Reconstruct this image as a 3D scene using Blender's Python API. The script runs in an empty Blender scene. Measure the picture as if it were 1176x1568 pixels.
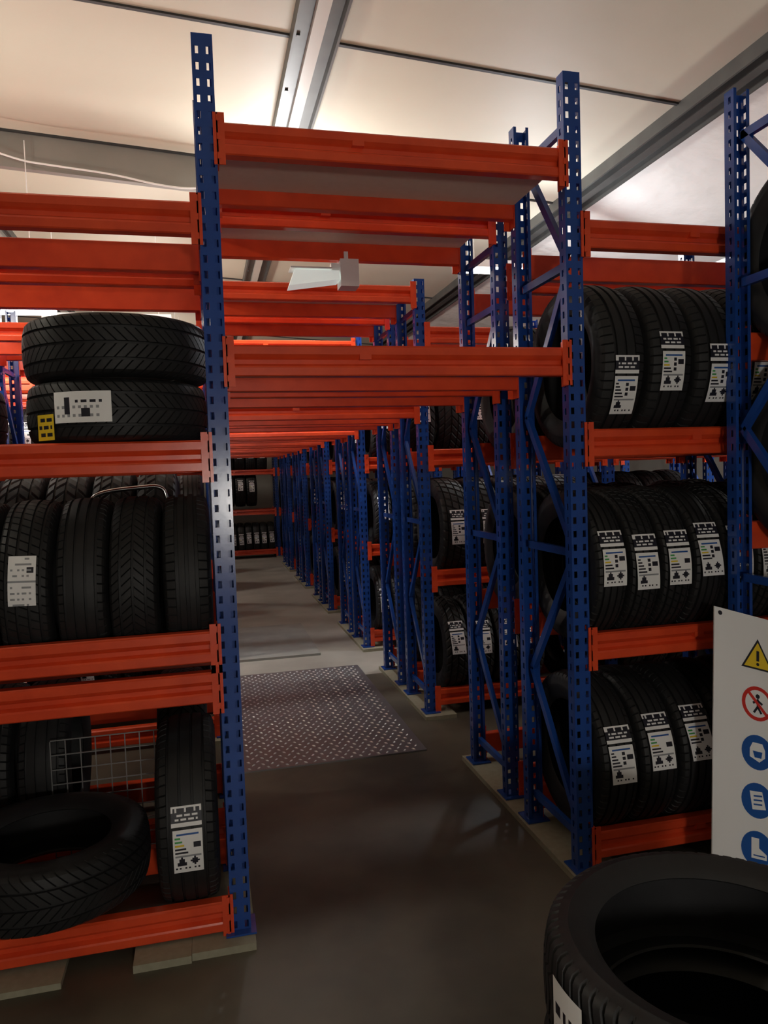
import bpy, bmesh, math, random
from mathutils import Vector, Matrix
random.seed(7)
SC=bpy.context.scene
COL=SC.collection
try: SC.view_settings.view_transform='Standard'
except Exception: pass
# ---------------------------------------------------------------- materials
def mat(name,col,rough=.5,metal=0,noise=None,bump=None,emit=None,spec=.5,trans=0,alpha=1):
    m=bpy.data.materials.new(name);m.use_nodes=True;nt=m.node_tree;b=nt.nodes['Principled BSDF']
    b.inputs['Base Color'].default_value=(*col,1);b.inputs['Roughness'].default_value=rough
    b.inputs['Metallic'].default_value=metal;b.inputs['Specular IOR Level'].default_value=spec
    if trans:b.inputs['Transmission Weight'].default_value=trans
    if alpha<1:b.inputs['Alpha'].default_value=alpha
    if emit:
        b.inputs['Emission Color'].default_value=(*emit[0],1);b.inputs['Emission Strength'].default_value=emit[1]
    tc=nt.nodes.new('ShaderNodeTexCoord')
    if noise:
        sc,amt,col2=noise
        n=nt.nodes.new('ShaderNodeTexNoise');n.inputs['Scale'].default_value=sc;n.inputs['Detail'].default_value=6
        nt.links.new(tc.outputs['Object'],n.inputs['Vector'])
        r=nt.nodes.new('ShaderNodeValToRGB');r.color_ramp.elements[0].position=.5-amt;r.color_ramp.elements[1].position=.5+amt
        r.color_ramp.elements[0].color=(*col,1);r.color_ramp.elements[1].color=(*col2,1)
        nt.links.new(n.outputs['Fac'],r.inputs['Fac']);nt.links.new(r.outputs['Color'],b.inputs['Base Color'])
    if bump:
        n=nt.nodes.new('ShaderNodeTexNoise');n.inputs['Scale'].default_value=bump[0];n.inputs['Detail'].default_value=5
        nt.links.new(tc.outputs['Object'],n.inputs['Vector'])
        bp=nt.nodes.new('ShaderNodeBump');bp.inputs['Strength'].default_value=bump[1];bp.inputs['Distance'].default_value=bump[2]
        nt.links.new(n.outputs['Fac'],bp.inputs['Height']);nt.links.new(bp.outputs['Normal'],b.inputs['Normal'])
    return m
M={}
M['orange']=mat('orange_beam_paint',(.88,.092,.024),.25,noise=(9,.25,(.68,.060,.019)),bump=(60,.06,.002))
M['blue']=mat('blue_upright_paint',(.012,.055,.26),.2,noise=(6,.3,(.016,.072,.34)),bump=(50,.05,.002))
M['rubber']=mat('tyre_rubber',(.009,.009,.010),.58,noise=(14,.3,(.017,.017,.018)),bump=(120,.15,.001),spec=.42)
M['white']=mat('label_paper',(.9,.9,.9),.5)
M['black']=mat('print_black',(.01,.01,.02),.5)
M['grey']=mat('print_grey',(.3,.31,.33),.5)
M['yellow']=mat('sticker_yellow',(.85,.6,.02),.5)
M['green']=mat('print_green',(.05,.35,.08),.5)
M['red']=mat('sign_red',(.65,.03,.02),.4)
M['sblue']=mat('sign_blue',(.01,.09,.36),.4)
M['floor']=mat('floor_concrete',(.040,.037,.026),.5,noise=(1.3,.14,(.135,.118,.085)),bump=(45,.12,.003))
M['floor_lit']=mat('floor_lit_aisles',(.30,.28,.24),.55,noise=(2.2,.2,(.42,.40,.35)),bump=(45,.12,.003))  # paler floor tone: lamp-lit aisle brightness put into the colour
M['ceil']=mat('ceiling_panel',(.62,.58,.46),.6,noise=(.8,.3,(.70,.66,.53)),bump=(1.2,.25,.05))
M['tarp']=mat('tarp_white',(.8,.78,.73),.6,noise=(1.5,.3,(.85,.83,.79)),bump=(2.2,.6,.08))
M['seam']=mat('seam_dark',(.03,.03,.03),.6)
M['steel']=mat('steel_grey',(.08,.08,.075),.5,metal=.3,noise=(5,.3,(.13,.13,.12)))
M['steelw']=mat('steel_white',(.6,.58,.52),.45)
M['shade_band']=mat('shade_band_grey',(.22,.215,.19),.6,noise=(3,.3,(.28,.27,.24)))  # for the invented drop that greys the ceiling
M['wall']=mat('wall_paint',(.3,.28,.25),.7,noise=(2,.3,(.36,.34,.3)))
M['pad']=mat('chipboard_pad',(.27,.255,.18),.7,noise=(40,.3,(.35,.33,.24)))
M['deck']=mat('chipboard_deck',(.80,.71,.56),.7,noise=(30,.3,(.86,.78,.63)))
M['plate']=mat('aluminium_plate',(.22,.21,.21),.42,metal=.7,noise=(5,.3,(.30,.28,.28)))
M['lozenge']=mat('aluminium_worn',(.95,.95,.94),.25,metal=.5)
M['mat']=mat('grey_board',(.26,.255,.23),.7,noise=(8,.3,(.34,.335,.31)))
M['tube']=mat('tube_glow',(1,1,1),.5,emit=((1,.94,.84),16))
M['plastic']=mat('white_plastic',(.88,.88,.86),.35)
M['dim']=mat('dim_diffuser',(.9,.93,.9),.25,emit=((.9,1,.93),.35))
M['galv']=mat('galvanised',(.35,.35,.35),.4,metal=.6)
M['chrome']=mat('chrome_tube',(.7,.7,.7),.15,metal=1)
# ---------------------------------------------------------------- helpers
def link(o,parent=None):
    COL.objects.link(o)
    if parent:o.parent=parent
    return o
def empty(name,loc=(0,0,0)):
    e=bpy.data.objects.new(name,None);e.location=loc;e.empty_display_size=.1;COL.objects.link(e);return e
def mesh(name,verts,faces,mats,fm=None,smooth=None,sharp=None):
    me=bpy.data.meshes.new(name);me.from_pydata([tuple(v) for v in verts],[],faces)
    for m in mats:me.materials.append(M[m])
    if fm:me.polygons.foreach_set('material_index',fm)
    if smooth:me.polygons.foreach_set('use_smooth',[True]*len(me.polygons))
    me.update()
    if sharp:me.set_sharp_from_angle(angle=math.radians(sharp))
    return me
def obj(name,me,loc=(0,0,0),rot=(0,0,0),parent=None):
    o=bpy.data.objects.new(name,me);o.location=loc;o.rotation_euler=rot;return link(o,parent)
class MB:
    def __init__(s):s.v=[];s.f=[];s.m=[]
    def box(s,a,b,mi=0):
        n=len(s.v);x0,y0,z0=a;x1,y1,z1=b
        s.v+=[(x0,y0,z0),(x1,y0,z0),(x1,y1,z0),(x0,y1,z0),(x0,y0,z1),(x1,y0,z1),(x1,y1,z1),(x0,y1,z1)]
        for q in [(0,3,2,1),(4,5,6,7),(0,1,5,4),(1,2,6,5),(2,3,7,6),(3,0,4,7)]:
            s.f.append(tuple(n+i for i in q));s.m.append(mi)
    def bar(s,p,q,w,h,mi=0):
        p=Vector(p);q=Vector(q);d=(q-p).normalized();u=d.cross(Vector((1,0,0)))
        if u.length<.1:u=d.cross(Vector((0,0,1)))
        u.normalize();r=d.cross(u).normalized();n=len(s.v)
        for e in (p,q):
            for a,b in ((-1,-1),(1,-1),(1,1),(-1,1)):s.v.append(tuple(e+u*a*w/2+r*b*h/2))
        for f in [(0,1,2,3),(7,6,5,4),(0,4,5,1),(1,5,6,2),(2,6,7,3),(3,7,4,0)]:
            s.f.append(tuple(n+i for i in f));s.m.append(mi)
    def mesh(s,name,mats):return mesh(name,s.v,s.f,mats,s.m)
# ---------------------------------------------------------------- rack parts
W=1.278;D=.43;PW=.066;PD=.05
def post_mesh(H,name):
    v=[];f=[];idx={}
    def V(p):
        k=tuple(round(c,4) for c in p)
        if k not in idx:idx[k]=len(v);v.append(k)
        return idx[k]
    pitch=.05;n=int(H/pitch)
    h=PW/2
    C=[(-h+.012,PD),(-h,PD),(-h,.035),(-h,.021),(-h,0),(-.025,0),(-.012,0),(.012,0),(.025,0),(h,0),(h,.021),(h,.035),(h,PD),(h-.012,PD)]
    hole={2,5,7,10}
    for i in range(n):
        z0=i*pitch;zs=[z0,z0+.012,z0+.036,z0+pitch]
        if i==n-1:zs[3]=H
        for k in range(len(C)-1):
            for j in range(3):
                if k in hole and j==1 :continue
                a,b=C[k],C[k+1]
                f.append((V((*a,zs[j])),V((*b,zs[j])),V((*b,zs[j+1])),V((*a,zs[j+1]))))
    me=mesh(name+'_t',v,f,['blue'])
    o=bpy.data.objects.new('tmp',me);COL.objects.link(o)
    md=o.modifiers.new('s','SOLIDIFY');md.thickness=.0025
    dg=bpy.context.evaluated_depsgraph_get();dg.update()
    r=bpy.data.meshes.new_from_object(o.evaluated_get(dg));r.name=name
    bpy.data.objects.remove(o);return r
H1,H2,H3=2.925,2.70,2.86
P1=post_mesh(H1,'upright_tall');P2=post_mesh(H2,'upright_short')
P3=post_mesh(H3,'upright_near')
def brace_mesh(H,name,d=D,zb=.17):
    b=MB();y0=.03;y1=d-.03
    b.bar((0,y0,zb-.05),(0,y1,zb-.05),.03,.02);b.bar((0,y0,H-.17),(0,y1,H-.17),.03,.02)
    z=zb;s=0
    while z+.45<H-.15:
        a,c=(y0,y1) if s%2==0 else (y1,y0)
        b.bar((0,a,z),(0,c,z+.5),.03,.02);z+=.5;s+=1
        if s%2==0: b.bar((0,y0,z+.03),(0,y1,z+.03),.03,.02);z+=.06
    for y in(0,d):b.box((-.05,y-.055,0),(.05,y+.055,.006))
    return b.mesh(name,['blue'])
B1=brace_mesh(H1,'braces_tall');B2=brace_mesh(H2,'braces_short');B3=brace_mesh(H3,'braces_near',.5,1.14)
BH=.102
def beam_mesh(L,name):
    pr=[(-.026,-.003),(-.023,0),(.012,0),(.015,-.003),(.015,-BH+.003),(.012,-BH),(-.026,-BH),(-.03,-BH+.004),(-.03,-.074),(-.027,-.068),(-.012,-.060),(-.012,-.046),(-.02,-.040),(-.03,-.030),(-.03,-.006)]
    v=[];f=[];n=len(pr)
    for x in(0,L):
        for y,z in pr:v.append((x,y,z))
    for i in range(n):
        j=(i+1)%n;f.append((i,j,n+j,n+i))
    f.append(tuple(range(n-1,-1,-1)));f.append(tuple(range(n,2*n)))
    b=MB();b.v=v;b.f=f;b.m=[0]*len(f)
    for x0,sg in((0,1),(L,-1)):
        xa,xb=sorted((x0-sg*.010,x0+sg*.026));b.box((xa,-.036,-BH-.035),(xb,-.031,.025))
        xa,xb=sorted((x0,x0+sg*.005));b.box((xa,-.036,-BH-.035),(xb,.02,.025))
        for zz in(.008,-.05,-.11):
            xc=x0+sg*.006;b.box((xc-.005,-.039,zz-.01),(xc+.005,-.0362,zz+.01))
    b.box((L*.38-.02,-.033,-.047),(L*.38+.02,-.012,-.028))
    return b.mesh(name,['orange'])
BL=W-PW;BM=beam_mesh(BL,'beam')
def add_post(par,X,Y,me,flip=False):
    return obj('upright',me,(X,Y-PD/2 if not flip else Y+PD/2,0.026),(0,0,math.pi if flip else 0),par)
def add_beam(par,Xl,Y,z,rear=False):
    if rear: return obj('beam',BM,(Xl+PW/2+BL,Y,z),(0,0,math.pi),par)
    return obj('beam',BM,(Xl+PW/2,Y,z),(0,0,0),par)
RX=[-3*W,-2*W,-W,0,W,2*W,3*W]
LZ=[2.428,1.673,1.049,.137];RZ=[2.438,1.683,.926,.168]
HT,HM=2.682,1.979
DECK=MB();DECK.box((.001,0,0),(BL-.001,D-.032,.016));DECKM=DECK.mesh('deck',['deck'])
pairs=[0,1.945,3.815,5.7,7.6,9.5]
rows=[]
for i,b in enumerate(pairs):
    rows.append((b,i==0));rows.append((b+.672,False))
def make_row(Y,tall,closed=False,xs=RX,first=False):
    e=empty('pallet_rack')
    PM,BMm=(P1,B1) if tall else (P2,B2)
    for X in xs:
        add_post(e,X,Y,PM);add_post(e,X,Y+D,PM,True)
        obj('frame_bracing',BMm,(X,Y,0.026),parent=e)
    for k in range(len(xs)-1):
        X=xs[k]
        if X==0 and not closed:lv=[HT,HM]
        elif X<0:lv=LZ
        else:lv=RZ
        for z in lv:
            add_beam(e,X,Y,z)
            zr=z
            if X<0 and z==LZ[2] and first:
                zr=z-.12;add_beam(e,X,Y,z-.135)
            add_beam(e,X,Y+D,zr,True)
        if X==0 and not closed:
            obj('deck_board',DECKM,(PW/2,Y+.016,HT-.045 if first else HT-.02),parent=e)
    return e
for j,(Y,tall) in enumerate(rows):make_row(Y,tall,first=(j==0))
make_row(11.7,False,closed=True)
nr=empty('pallet_rack')
NX=1.885;NY=-.12
for X in(NX,NX+W):
    add_post(nr,X,NY,P3,True);add_post(nr,X,NY-.5,P3);obj('frame_bracing',B3,(X,NY-.5,.026),parent=nr)
for z in(.17,1.32,2.02):
    add_beam(nr,NX,NY,z,True)
    if z>1:add_beam(nr,NX,NY-.5,z)
for i,b in enumerate(pairs+[11.7]):
    for X in RX[2:6]:
        m=MB();x0,x1=(-.16,.045) if X<=0 else (-.06,.14)
        m.box((X+x0,b-.1,0),(X+x1,b+(1.19 if i<6 else .5),.025))
        if X==0 and i==0:m.box((X-.34,b-.11,0),(X-.161,b+.06,.025))
        obj('floor_pad',m.mesh('floor_pad',['pad']))
m=MB();m.box((-1.05,-.12,0),(-.55,.2,.02));obj('floor_pad',m.mesh('floor_pad',['pad']))  # pale pad put in for a reflection on the floor
# ---------------------------------------------------------------- tyres
def tire_mesh(name,R,r,w,style,np_=60,hi=True):
    h=w/2
    prof=[(-h*.74,r),(-h*.80,r+.006),(-h*.9,r+.02),(-h*.97,r+.045),(-h,(r+R)/2),(-h*.985,R-.05),(-h*.97,R-.047),(-h*.95,R-.032),(-h*.90,R-.018)]
    if not hi:prof=[prof[i] for i in(0,3,4,8)]
    tread=[]
    gw=.0045;dp=.0075
    gs={'summer':[-.58,-.2,.2,.58],'winter':[-.5,0,.5],'allseason':[-.62,-.22,.22,.62],'rib':[-.4,0,.4],'block':[-.45,.45]}[style]
    if style in('block','rib'):gw=.0065
    def crown(x):return R-.017*(abs(x)/h)**2.6
    ribs=[];cur=-h*.82
    for g in gs:
        gx=g*h
        ribs.append((cur,gx-gw));cur=gx+gw
    ribs.append((cur,h*.82))
    for k,(a,b) in enumerate(ribs):
        lat= 1 if (k==0 or k==len(ribs)-1 or style in('winter','allseason','block')) else 0
        tread.append((a,crown(a),lat));tread.append(((a+b)/2,crown((a+b)/2),lat));tread.append((b,crown(b),lat))
        if k<len(ribs)-1:
            tread.append((b+.001,crown(b)-dp,0));tread.append((ribs[k+1][0]-.001,crown(b)-dp,0))
    P=[(x,rr,0) for x,rr in prof]+tread+[(-x,rr,0) for x,rr in reversed(prof)]
    k0=len(prof)-1;k1=len(P)-len(prof)
    P[k0]=(P[k0][0],P[k0][1],1);P[k1]=(P[k1][0],P[k1][1],1)
    P+=[(h*.70,r+.004,0),(h*.8,(r+R)/2,0),(h*.7,R-.026,0),(-h*.7,R-.026,0),(-h*.8,(r+R)/2,0),(-h*.70,r+.004,0)]
    fr=[(0,0),(.09,1),(.18,0),(.6,0)] if hi else [(0,0),(.2,1),(.4,0)]
    if style=='block':fr=[(0,0),(.12,1),(.26,1),(.38,0),(.7,0)]
    skew={'summer':.5,'winter':3.2,'allseason':1.6,'rib':.2,'block':1.2}[style]
    lowd=.010 if style=='block' else .006
    v=[];n=len(P);ang=[]
    for p in range(np_):
        for f_,low in fr:ang.append((2*math.pi*(p+f_)/np_,low))
    for a,low in ang:
        for x,rr,lat in P:
            q=rr-(lowd if (low and lat) else 0)
            t=a+skew*abs(x) if style!='allseason' else a+skew*x
            v.append((x,q*math.cos(t),q*math.sin(t)))
    f=[];N=len(ang)
    for i in range(N):
        i2=(i+1)%N
        for k in range(n):
            k2=(k+1)%n;f.append((i*n+k,i2*n+k,i2*n+k2,i*n+k2))
    me=mesh(name,v,f,['rubber'],smooth=True,sharp=28)
    bm=bmesh.new();bm.from_mesh(me);bmesh.ops.recalc_face_normals(bm,faces=bm.faces);bm.to_mesh(me);bm.free()
    me.set_sharp_from_angle(angle=math.radians(28))
    return me
TM={}
def tire(R,w,style,hi=True,r=None):
    k=(R,w,style,hi,r)
    if k not in TM:TM[k]=tire_mesh('tire_%s'%style,R,r or R-.115,w,style,(76 if style=='block' else 60) if hi else 36,hi)
    return TM[k]
def label_mesh(R,wd,seed,kind=0):
    v=[];f=[];m=[];Rr=R+.0015
    def patch(x0,x1,a0,a1,nc,nr,fn,lift=0,tw=0):
        n=len(v)
        for j in range(nr+1):
            a=a0+(a1-a0)*j/nr
            for i in range(nc+1):
                x=x0+(x1-x0)*i/nc+tw*(j/nr-.5)
                rr=Rr+lift*(j/nr)**2
                v.append((x,-rr*math.cos(a),rr*math.sin(a)))
        for j in range(nr):
            for i in range(nc):
                f.append((n+j*(nc+1)+i,n+(j+1)*(nc+1)+i,n+(j+1)*(nc+1)+i+1,n+j*(nc+1)+i+1));m.append(fn(i,j))
    h=wd/2
    s=seed%4
    def header(i,j):
        if j in(0,8,9):return 0
        if j in(1,2):return 1 if 1<=i<=14 and (i*7+seed*3)%5!=0 else 0
        if i==0 or i==15:return 1
        return 0 if (j in(4,6) and 2<=i<=13 and (i*5+j+seed)%4!=0) else 1
    def body(i,j):
        if j in(0,1,22,23) or i in(0,15):return 0
        if j==2:return 3 if 2<=i<=13 else 0
        if 4<=j<=12 and j%2==0 and 1<=i<=2+(j-3)//2+ (1 if s>1 else 0):
            return {4:4,6:4,8:5,10:1,12:1}[j] if s!=1 else 1
        if (5+s%3)<=j<=(7+s%3) and 11<=i<=14:return 1
        if 4<=j<=11 and i in(8,9) and (j%3)!=0 and s!=2:return 1
        if j==14 and s!=3:return 2
        if 15<=j<=19:
            if 2<=i<=6 and abs(i-4)<=(j-15)*.6+.4:return 1
            if 9<=i<=13 and (i-11)**2+(j-17)**2<=4.5 and s!=1:return 1
        if j==21:return 1 if (i*3+seed)%5<2 else 0
        return 0
    patch(-h*.95,h*.95,.47,.27,16,10,header)
    patch(-h*.92+.002,h*.92+.002,.24,-.20,16,24,body,.006,[-.004,.005,0,.008][s])
    return mesh('tire_label',v,f,['white','black','grey','sblue','green','yellow','red'],m)
def sheet_label(R,wd,seed):
    rnd=random.Random(seed);v=[];f=[];m=[];nc,nr=12,26
    for j in range(nr+1):
        a=.27-.54*j/nr
        for i in range(nc+1):v.append((-wd/2+wd*i/nc,-(R+.0015)*math.cos(a),(R+.0015)*math.sin(a)))
    for j in range(nr):
        for i in range(nc):
            f.append((j*(nc+1)+i,(j+1)*(nc+1)+i,(j+1)*(nc+1)+i+1,j*(nc+1)+i+1))
            c=0
            if j==13:c=2
            elif j%3==1 and 1<=i<=9 and rnd.random()<.6:c=2
            elif 6<=j<=8 and 8<=i<=10:c=1
            m.append(c)
    return mesh('tire_label',v,f,['white','black','grey'],m)
LM={}
def label(R,wd,seed,kind=0):
    k=(R,wd,seed,kind)
    if k not in LM:LM[k]=label_mesh(*k) if kind==0 else sheet_label(R,wd,seed)
    return LM[k]
HG=D/2-.016
def rest(R):return math.sqrt(R*R-HG*HG)
def standing(X,Y,z,R,w,style,lab=None,par=None,hi=True,lean=0,name='car_tire',sd=None,lw=None,kind=0,yaw=0,lx=0):
    sp=random.random()*6.28
    o=obj(name,tire(R,w,style,hi),(X,Y,z),(sp,lean,yaw),par)
    if lab is not None:
        obj('tire_label',label(R,lw or min(.1,w*.66),sd if sd is not None else random.randint(0,3),kind),(lx,0,0),(lab-sp,0,0),o)
    return o
def lying(X,Y,z,R,w,style,tilt=(0,0),par=None,name='car_tire',r=None):
    return obj(name,tire(R,w,style,True,r),(X,Y,z),(tilt[0],math.pi/2+tilt[1],0),par)
Ym=D/2
for X,a,lx in((1.43,.46,.006),(1.625,.18,-.004),(1.815,.32,.01),(2.01,.3,0),(2.21,.1,0),(2.41,.2,0)):
    standing(X,Ym,RZ[1]+rest(.32)+.002,.32,.186,'rib',a,lw=.1,lx=lx)
for k in range(9):
    standing(1.38+.135*k,Ym,RZ[2]+rest(.305)+.002,.305,.131,'allseason' if k%3 else 'summer',[-.04,.03,0,-.08,-.02,0,0,0,0][k],lw=.1,sd=k%4)
for k in range(7):
    standing(1.398+.168*k,Ym,RZ[3]+rest(.31)+.002,.31,.163,'summer',[-.10,-.2,-.25,-.1,-.2,-.1,-.1][k],lw=.108,sd=(k+1)%4)
lying(-.325,.215,LZ[1]+.101,.292,.198,'winter')
lying(-.318,.205,LZ[1]+.301,.300,.198,'winter')
lying(-1.0,.22,LZ[1]+.101,.31,.198,'winter')
def wrap(R,cx,cy,a0,a1,z0,z1,fn,nc=10,nr=6,mats=('white','black','grey')):
    v=[];f=[];mm=[]
    for j in range(nr+1):
        for i in range(nc+1):
            a=a0+(a1-a0)*i/nc;v.append((cx+R*math.sin(a),cy-R*math.cos(a),z0+(z1-z0)*j/nr))
    for j in range(nr):
        for i in range(nc):
            f.append((j*(nc+1)+i,j*(nc+1)+i+1,(j+1)*(nc+1)+i+1,(j+1)*(nc+1)+i));mm.append(fn(i,j))
    return mesh('tire_label',v,f,list(mats),mm)
rr=random.Random(3)
z0=LZ[1]
ge=empty('tire_label')
obj('sheet',wrap(.2945,-.325,.215,-.60,.02,z0+.06,z0+.155,lambda i,j:1 if((4<=i<=5 and 3<=j<=8) or (10<=i<=12 and 2<=j<=4) or (j==7 and 8<=i<=16 and i%3))else(2 if (j in(2,5) and i%2 and i<16) else 0),20,11),parent=ge)
obj('sheet',wrap(.2945,-.325,.215,-.88,-.62,z0+.01,z0+.09,lambda i,j:1 if(j in(1,3,5)and (i*3+j)%4 and 1<=i<=8)else 0,10,7,mats=('yellow','black','grey')),parent=ge)
for k,X in enumerate([-.122,-.290,-.456,-.624,-.794,-.964,-1.134]):
    s=['rib','winter','summer','allseason','allseason','winter','summer'][k]
    standing(X,.275,1.205,.29,[.158,.156,.158,.16,.16,.16,.16][k],s,lab=(-.16 if k==3 else None),lean=[0,.02,.02,.03,.03,.03,.03][k],yaw=[0,-.01,.02,.02,0,0,0][k],lw=.080,kind=1,sd=5)
standing(-.158,Ym,LZ[3]+rest(.315)+.002,.315,.2,'summer',.08,sd=2,lw=.1)
lying(-.625,.19,LZ[3]+.135,.33,.205,'winter',tilt=(.09,0.02),r=.2)
cu=bpy.data.curves.new('bar','CURVE');cu.dimensions='3D';cu.bevel_depth=.009;cu.bevel_resolution=3;cu.materials.append(M['chrome'])
pts=[(-.50,.50,1.36),(-.49,.50,1.46),(-.46,.50,1.50),(-.40,.50,1.515),(-.30,.50,1.522),(-.22,.50,1.527),(-.195,.50,1.49),(-.19,.50,1.36)]
sp=cu.splines.new('NURBS');sp.points.add(len(pts)-1)
for p,q in zip(sp.points,pts):p.co=(*q,1)
sp.use_endpoint_u=True;sp.order_u=3
obj('chrome_rail',cu)
FX,FY=.875,-1.315
for k in range(3):
    lying(FX+[.01,-.008,0][k],FY+[0,.006,0][k],.109+.2175*k,.345,.216,'block',name='car_tire',r=.243)
obj('tire_label',wrap(.3485,FX,FY,-1.66,-1.38,.49,.62,lambda i,j:1 if(j in(1,3)and 1<=i<=8 and rr.random()<.5)else 0))
for X in(2.02,2.235,2.45,2.66):
    standing(X,NY-.25,2.02+.245,.33,.2,'summer')
    standing(X,NY-.25,1.32+.245,.33,.2,'summer')
def shelf_fill(par,X0,Y,z,dens=.9,labs=.5):
    R,w=random.choice([(.31,.165),(.32,.2),(.305,.134),(.32,.2)])
    st=random.choice(['summer','winter','allseason'])
    x=X0+PW/2+.05+w/2
    la=random.uniform(-.2,.25)
    while x+w/2<X0+W-PW/2-.02:
        if random.random()<dens:
            standing(x,Y+Ym,z+rest(R)+.002,R,w,st,la+random.uniform(-.06,.06) if random.random()<labs else None,par,False,name='tire')
        x+=w+.008
for j,(Y,t) in enumerate(rows):
    if j==0:continue
    e=empty('shelved_tires')
    bays=[-2*W,-W,W,2*W] if j<6 else [-W,W]
    for X in bays:
        L=LZ if X<0 else RZ
        for q in(1,2,3):
            if X==-W and j<=2 and q==3:continue
            if X==-W and j in(1,2,3) and q==1:continue
            if X>0 and j in(1,2,3,4,5) and random.random()<.12:continue
            shelf_fill(e,X,Y,L[q],.9 if X>0 else .75,.85 if X>0 else .3)
e=empty('shelved_tires')
for X in(-.19,-.72,-.93,-1.13):
    standing(X,.672+Ym,LZ[3]+rest(.32),.32,.2,'winter' if X>-.3 else 'summer',None,e,name='tire')
e=empty('shelved_tires')
for X in(-W,0,W):
    for q in(1,2,3):shelf_fill(e,X,11.7,(LZ if X<=0 else RZ)[q],.95,.9)
m=MB()
for i in range(10):m.bar((-.68+i*.055,.555,.0),(-.68+i*.055,.555,.55),.004,.004)
for i in range(10):m.bar((-.68,.559,.03+i*.058),(-.185,.559,.03+i*.058),.004,.004)
obj('wire_mesh_panel',m.mesh('wire_mesh_panel',['galv']))
# ---------------------------------------------------------------- room shell
def cz(X):return 4.05-.0686*(X+.053)
XL,XR,YB,YF=-7.0,7.2,-4.6,13.2
m=MB();m.box((XL,YB,-.1),(XR,3.02,0),0);m.box((XL,3.02,-.1),(XR,YF,0),1);obj('floor',m.mesh('floor',['floor','floor_lit']))
XE=3.2
m=MB()
def slab(x0,x1,z0,z1,y0,y1,mi=0,th=.06):
    n=len(m.v)
    m.v+=[(x0,y0,z0),(x1,y0,z1),(x1,y1,z1),(x0,y1,z0),(x0,y0,z0+th),(x1,y0,z1+th),(x1,y1,z1+th),(x0,y1,z0+th)]
    for q in [(0,3,2,1),(4,5,6,7),(0,1,5,4),(1,2,6,5),(2,3,7,6),(3,0,4,7)]:
        m.f.append(tuple(n+i for i in q));m.m.append(mi)
slab(XL,XE,cz(XL),cz(XE),YB,YF,0)
slab(XE,XR,cz(XE),2.45,YB,YF,1)
obj('ceiling',m.mesh('ceiling',['ceil','tarp']))
for nm,a,b in(('wall_left',(XL-.1,YB,0),(XL,YF,4.6)),('wall_right',(XR,YB,0),(XR+.1,YF,2.5)),('wall_back',(XL,YB-.1,0),(XR,YB,4.6)),('wall_front',(XL,YF,0),(XR,YF+.1,4.6))):
    m=MB();m.box(a,b);obj(nm,m.mesh(nm,['wall']))
m=MB();y=.02
while y<YF:
    slab(XL,XE,cz(XL)-.012,cz(XE)-.012,y-.012,y+.012,0,.02);y+=1.75
obj('trim_1',m.mesh('seams',['seam']))
for nm,X in(('roof_beam',.65),('roof_beam',3.12),('roof_beam',-2.0)):
    z=cz(X);m=MB()
    m.box((X-.13,YB,z-.02),(X+.13,YF,z+.01),0)
    m.box((X-.13,YB,z-.08),(X-.115,YF,z-.02),0);m.box((X+.115,YB,z-.08),(X+.13,YF,z-.02),0)
    m.box((X-.035,YB,z-.07),(X+.035,YF,z-.02),1 if X<3 else 0)
    k=YB+.3
    while k<YF:
        m.box((X-.1,k,z-.03),(X-.08,k+.02,z-.02),0);k+=.6
    obj(nm,m.mesh(nm,['steel','steelw']))
m=MB();slab(XL,.5,cz(XL)-.26,cz(.5)-.26,3.54,3.6,0,.25);obj('added_shade_band',m.mesh('shade_band',['shade_band']))  # invented downstand, added to darken the ceiling past the seam
cu=bpy.data.curves.new('cable','CURVE');cu.dimensions='3D';cu.bevel_depth=.007;cu.materials.append(M['plastic'])
pts=[(-2.2,3.2,4.17),(-1.36,3.36,3.87),(-.95,3.36,3.83),(-.6,3.36,3.80),(-.3,3.36,3.74),(-.016,3.36,3.72),(.3,3.36,3.8),(.62,3.4,3.98)]
sp=cu.splines.new('NURBS');sp.points.add(len(pts)-1)
for p,q in zip(sp.points,pts):p.co=(*q,1)
sp.use_endpoint_u=True;sp.order_u=3
obj('hanging_cable',cu)
# ---------------------------------------------------------------- floor plate, board
m=MB();m.box((.08,1.38,0),(1.08,3.3,.008),0)
ix=0;y=1.41
while y<3.28:
    x=.11+(.025 if ix%2 else 0);jx=0
    while x<1.06:
        a=math.radians(45 if (jx+ix)%2 else -45);c,s=math.cos(a)*.015,math.sin(a)*.015;px,py=-math.sin(a)*.006,math.cos(a)*.006
        n=len(m.v);m.v+=[(x-c,y-s,.0081),(x+px,y+py,.0081),(x+c,y+s,.0081),(x-px,y-py,.0081),(x-c*.5,y-s*.5,.0115),(x+px*.4,y+py*.4,.0125),(x+c*.5,y+s*.5,.0115),(x-px*.4,y-py*.4,.0125)]
        for q in [(0,3,7,4),(3,2,6,7),(2,1,5,6),(1,0,4,5),(4,7,6,5)]:
            m.f.append(tuple(n+i for i in q));m.m.append(1)
        x+=.05;jx+=1
    y+=.045;ix+=1
obj('chequer_plate',m.mesh('chequer_plate',['plate','lozenge']))
m=MB();m.box((.10,3.75,0),(.85,5.1,.02));obj('floor_board',m.mesh('floor_board',['mat']))
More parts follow.
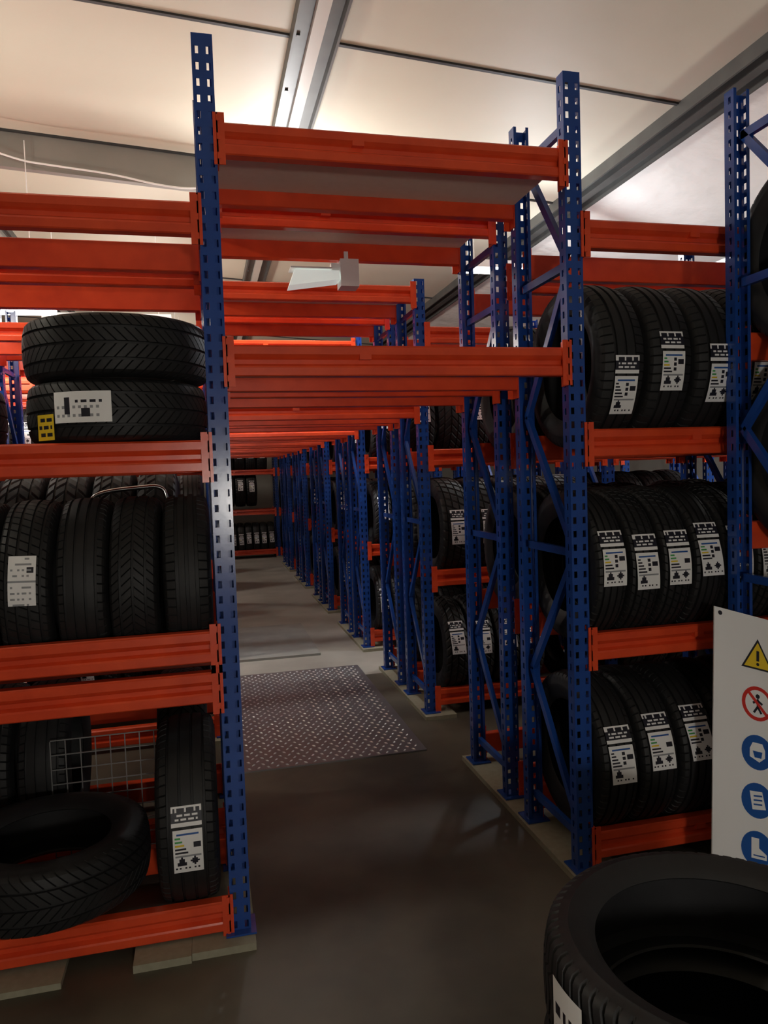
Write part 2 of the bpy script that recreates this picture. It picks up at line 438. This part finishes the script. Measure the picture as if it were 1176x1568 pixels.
# ---------------------------------------------------------------- lamps
def tube_lamp(x,y,z,L,axis,power,col=(1,.93,.83),wall=False,diff=False):
    e=empty('fluorescent_lamp',(x,y,z));m=MB()
    if axis=='x':m.box((-L/2,-.05,.03 if not diff else .055),(L/2,.05,.09),0);ext=(1,0)
    else:m.box((-.05,-L/2,.03),(.05,L/2,.09),0);ext=(0,1)
    if not wall:
        for s in(-.4,.4):
            px,py=ext[0]*L*s,ext[1]*L*s
            zc=cz(x+px) if x+px<XE else cz(XE)+(2.45-cz(XE))*(x+px-XE)/(XR-XE)
            m.box((px-.003,py-.003,.09),(px+.003,py+.003,max(.1,zc-z-.1)),0)
    obj('housing',m.mesh('lamp_housing',['plastic']),parent=e)
    if diff:
        m=MB();m.box((-L/2+.01,-.05,-.05),(L/2-.01,.05,.054),0);obj('tube',m.mesh('diffuser',['tube']),parent=e)
    else:
        n=12;v=[];f=[]
        for k in(0,1):
            for i in range(n):
                a=2*math.pi*i/n;q=(k-.5)*L*.96
                v.append((q,.016*math.cos(a),.016*math.sin(a)) if axis=='x' else(.016*math.cos(a),q,.016*math.sin(a)))
        for i in range(n):f.append((i,(i+1)%n,n+(i+1)%n,n+i))
        obj('tube',mesh('tube',v,f,['tube']),parent=e)
    l=bpy.data.lights.new('lamp_light','POINT');l.energy=power;l.color=col;l.shadow_soft_size=.1
    obj('lamp_light',l,(0,0.12 if wall else 0,-.13),parent=e);return e
tube_lamp(-2.4,.2,3.5,1.2,'y',58,(1,.93,.76))
tube_lamp(.3,-4.5,1.45,1.2,'x',72,(1,.95,.88),wall=True)  # added low work lamp behind the camera, lights deck undersides and beam fronts
tube_lamp(-1.7,1.52,3.0,1.2,'x',28)
tube_lamp(5.0,1.52,2.5,1.2,'x',25,(.95,.97,1))
tube_lamp(-1.85,3.43,2.84,1.6,'x',75,diff=True)
tube_lamp(2.7,3.43,3.2,1.2,'x',70,(.88,.94,1))
tube_lamp(.6,3.43,3.55,1.0,'x',75,(.97,.98,1))
tube_lamp(-.9,5.3,3.1,1.2,'x',22)
tube_lamp(-.8,7.2,3.1,1.2,'x',45)
tube_lamp(-.8,9.1,3.1,1.2,'x',38)
tube_lamp(-.6,11.2,3.1,1.2,'x',28)
tube_lamp(5.2,1.0,2.6,1.2,'y',70,(1,.96,.9))  # added lamp out of view, brightens the white tarp
e=empty('emergency_lamp',(.56,1.12,2.53))
m=MB();m.box((.07,-.05,-.075),(.16,.05,.055),0);m.box((.03,-.02,-.0),(.07,.02,.04),0);m.box((-.17,-.05,.005),(.03,.05,.012),0);m.box((.09,-.045,.055),(.11,.0,.09),0)
obj('housing',m.mesh('lamp_case',['plastic']),parent=e)
m=MB();m.v=[(-.18,-.055,-.08),(.065,-.055,-.045),(.065,.055,-.045),(-.18,.055,-.08),(-.15,-.04,.0),(.065,-.04,.0),(.065,.04,.0),(-.15,.04,.0)]
m.f=[(0,3,2,1),(4,5,6,7),(0,1,5,4),(1,2,6,5),(2,3,7,6),(3,0,4,7)];m.m=[0]*6
obj('diffuser',m.mesh('diffuser',['dim']),parent=e)
# ---------------------------------------------------------------- safety sign
TL=Vector((1.725,-.182,1.026));BLc=Vector((1.607,-.310,.120));TR=Vector((2.07,-.245,.92));BR=TR+(BLc-TL)
U=(TR-TL);V=(BLc-TL);N=U.cross(V).normalized()
if N.y>0:N=-N
sg=empty('safety_sign_board')
m=MB();bk=-N*.006
def S(u,v,o=0):return tuple(TL+U*u+V*v+N*o)
m.v=[S(0,0),S(1,0),S(1,1),S(0,1)]+[tuple(Vector(S(a,b))+bk) for a,b in((0,0),(1,0),(1,1),(0,1))]
m.f=[(0,1,2,3),(7,6,5,4),(0,4,5,1),(1,5,6,2),(2,6,7,3),(3,7,4,0)];m.m=[0]*6
asp=U.length/V.length
def poly(pts,mi,o):
    k=len(m.v);m.v+=[S(a,b,o) for a,b in pts];m.f.append(tuple(range(k,k+len(pts))));m.m.append(mi)
def disc(cu_,cv,r,mi,o,n=28):poly([(cu_+r*math.cos(2*math.pi*i/n),cv+r*asp*math.sin(2*math.pi*i/n)) for i in range(n)],mi,o)
def ln(cu_,cv,x0,y0,x1,y1,w,mi,o):
    dx,dy=x1-x0,y1-y0;L=math.hypot(dx,dy);nx,ny=-dy/L*w/2,dx/L*w/2
    poly([(cu_+a,cv+b*asp) for a,b in((x0+nx,y0+ny),(x1+nx,y1+ny),(x1-nx,y1-ny),(x0-nx,y0-ny))],mi,o)
cu0=.46
def tri(cv,s,mi,o):poly([(cu0+s*math.cos(t),cv+s*asp*math.sin(t)) for t in(-math.pi/2,math.pi/6,math.pi*5/6)],mi,o)
tri(.165,.2,1,.001);tri(.165,.165,2,.0015)
ln(cu0,.16,0,-.07,0,.03,.03,1,.002);disc(cu0,.16+.06*asp,.016,1,.002)
disc(cu0,.335,.165,3,.001);disc(cu0,.335,.13,0,.0015)
disc(cu0,.335-.07*asp,.022,1,.002)
for a in((0,-.045,0,.03),(0,.03,-.04,.09),(0,.03,.04,.09),(0,-.03,.05,0),(0,-.03,-.05,0)):ln(cu0,.335,*a,.022,1,.002)
ln(cu0,.335,-.1,-.1,.1,.1,.03,3,.0025)
for k,cv in enumerate((.52,.70,.878)):
    disc(cu0,cv,.165,4,.001)
    if k==0:
        poly([(cu0+a,cv+b*asp) for a,b in((-.08,-.03),(-.05,-.09),(.05,-.09),(.08,-.03),(.08,.04),(.02,.09),(-.08,.05))],0,.0015)
        poly([(cu0+a,cv+b*asp) for a,b in((-.05,-.01),(.05,-.01),(.04,.05),(-.03,.05))],4,.002)
    if k==1:
        poly([(cu0+a,cv+b*asp) for a,b in((-.08,-.08),(.05,-.09),(.09,.07),(-.05,.09))],0,.0015)
        for t in(-.04,0,.04):ln(cu0,cv,-.04,t,.05,t-.01,.015,4,.002)
    if k==2:
        poly([(cu0+a,cv+b*asp) for a,b in((-.06,-.1),(.02,-.1),(.02,-.01),(.1,.04),(.1,.09),(-.06,.09))],0,.0015)
        ln(cu0,cv,-.04,.06,.08,.06,.012,4,.002)
disc(.06,.02,.022,1,.001)
obj('board',m.mesh('sign',['white','black','yellow','red','sblue']),parent=sg)
# ---------------------------------------------------------------- world & camera
w=bpy.data.worlds.new('World');SC.world=w;w.use_nodes=True
w.node_tree.nodes['Background'].inputs[0].default_value=(.8,.85,1,1);w.node_tree.nodes['Background'].inputs[1].default_value=.02
F=Vector((.23385291,.9707953,-.05356594));R=Vector((.9712418,-.23578584,-.03308186));Uv=Vector((.0447458,.04428919,.99801617))
cam=bpy.data.cameras.new('Camera');co=bpy.data.objects.new('Camera',cam);COL.objects.link(co)
cam.sensor_fit='HORIZONTAL';cam.sensor_width=36;cam.lens=36*1133.38/1176;cam.clip_start=.02
co.matrix_world=Matrix((( R.x,Uv.x,-F.x,-.0533),(R.y,Uv.y,-F.y,-2.493),(R.z,Uv.z,-F.z,1.55),(0,0,0,1)))
SC.camera=co
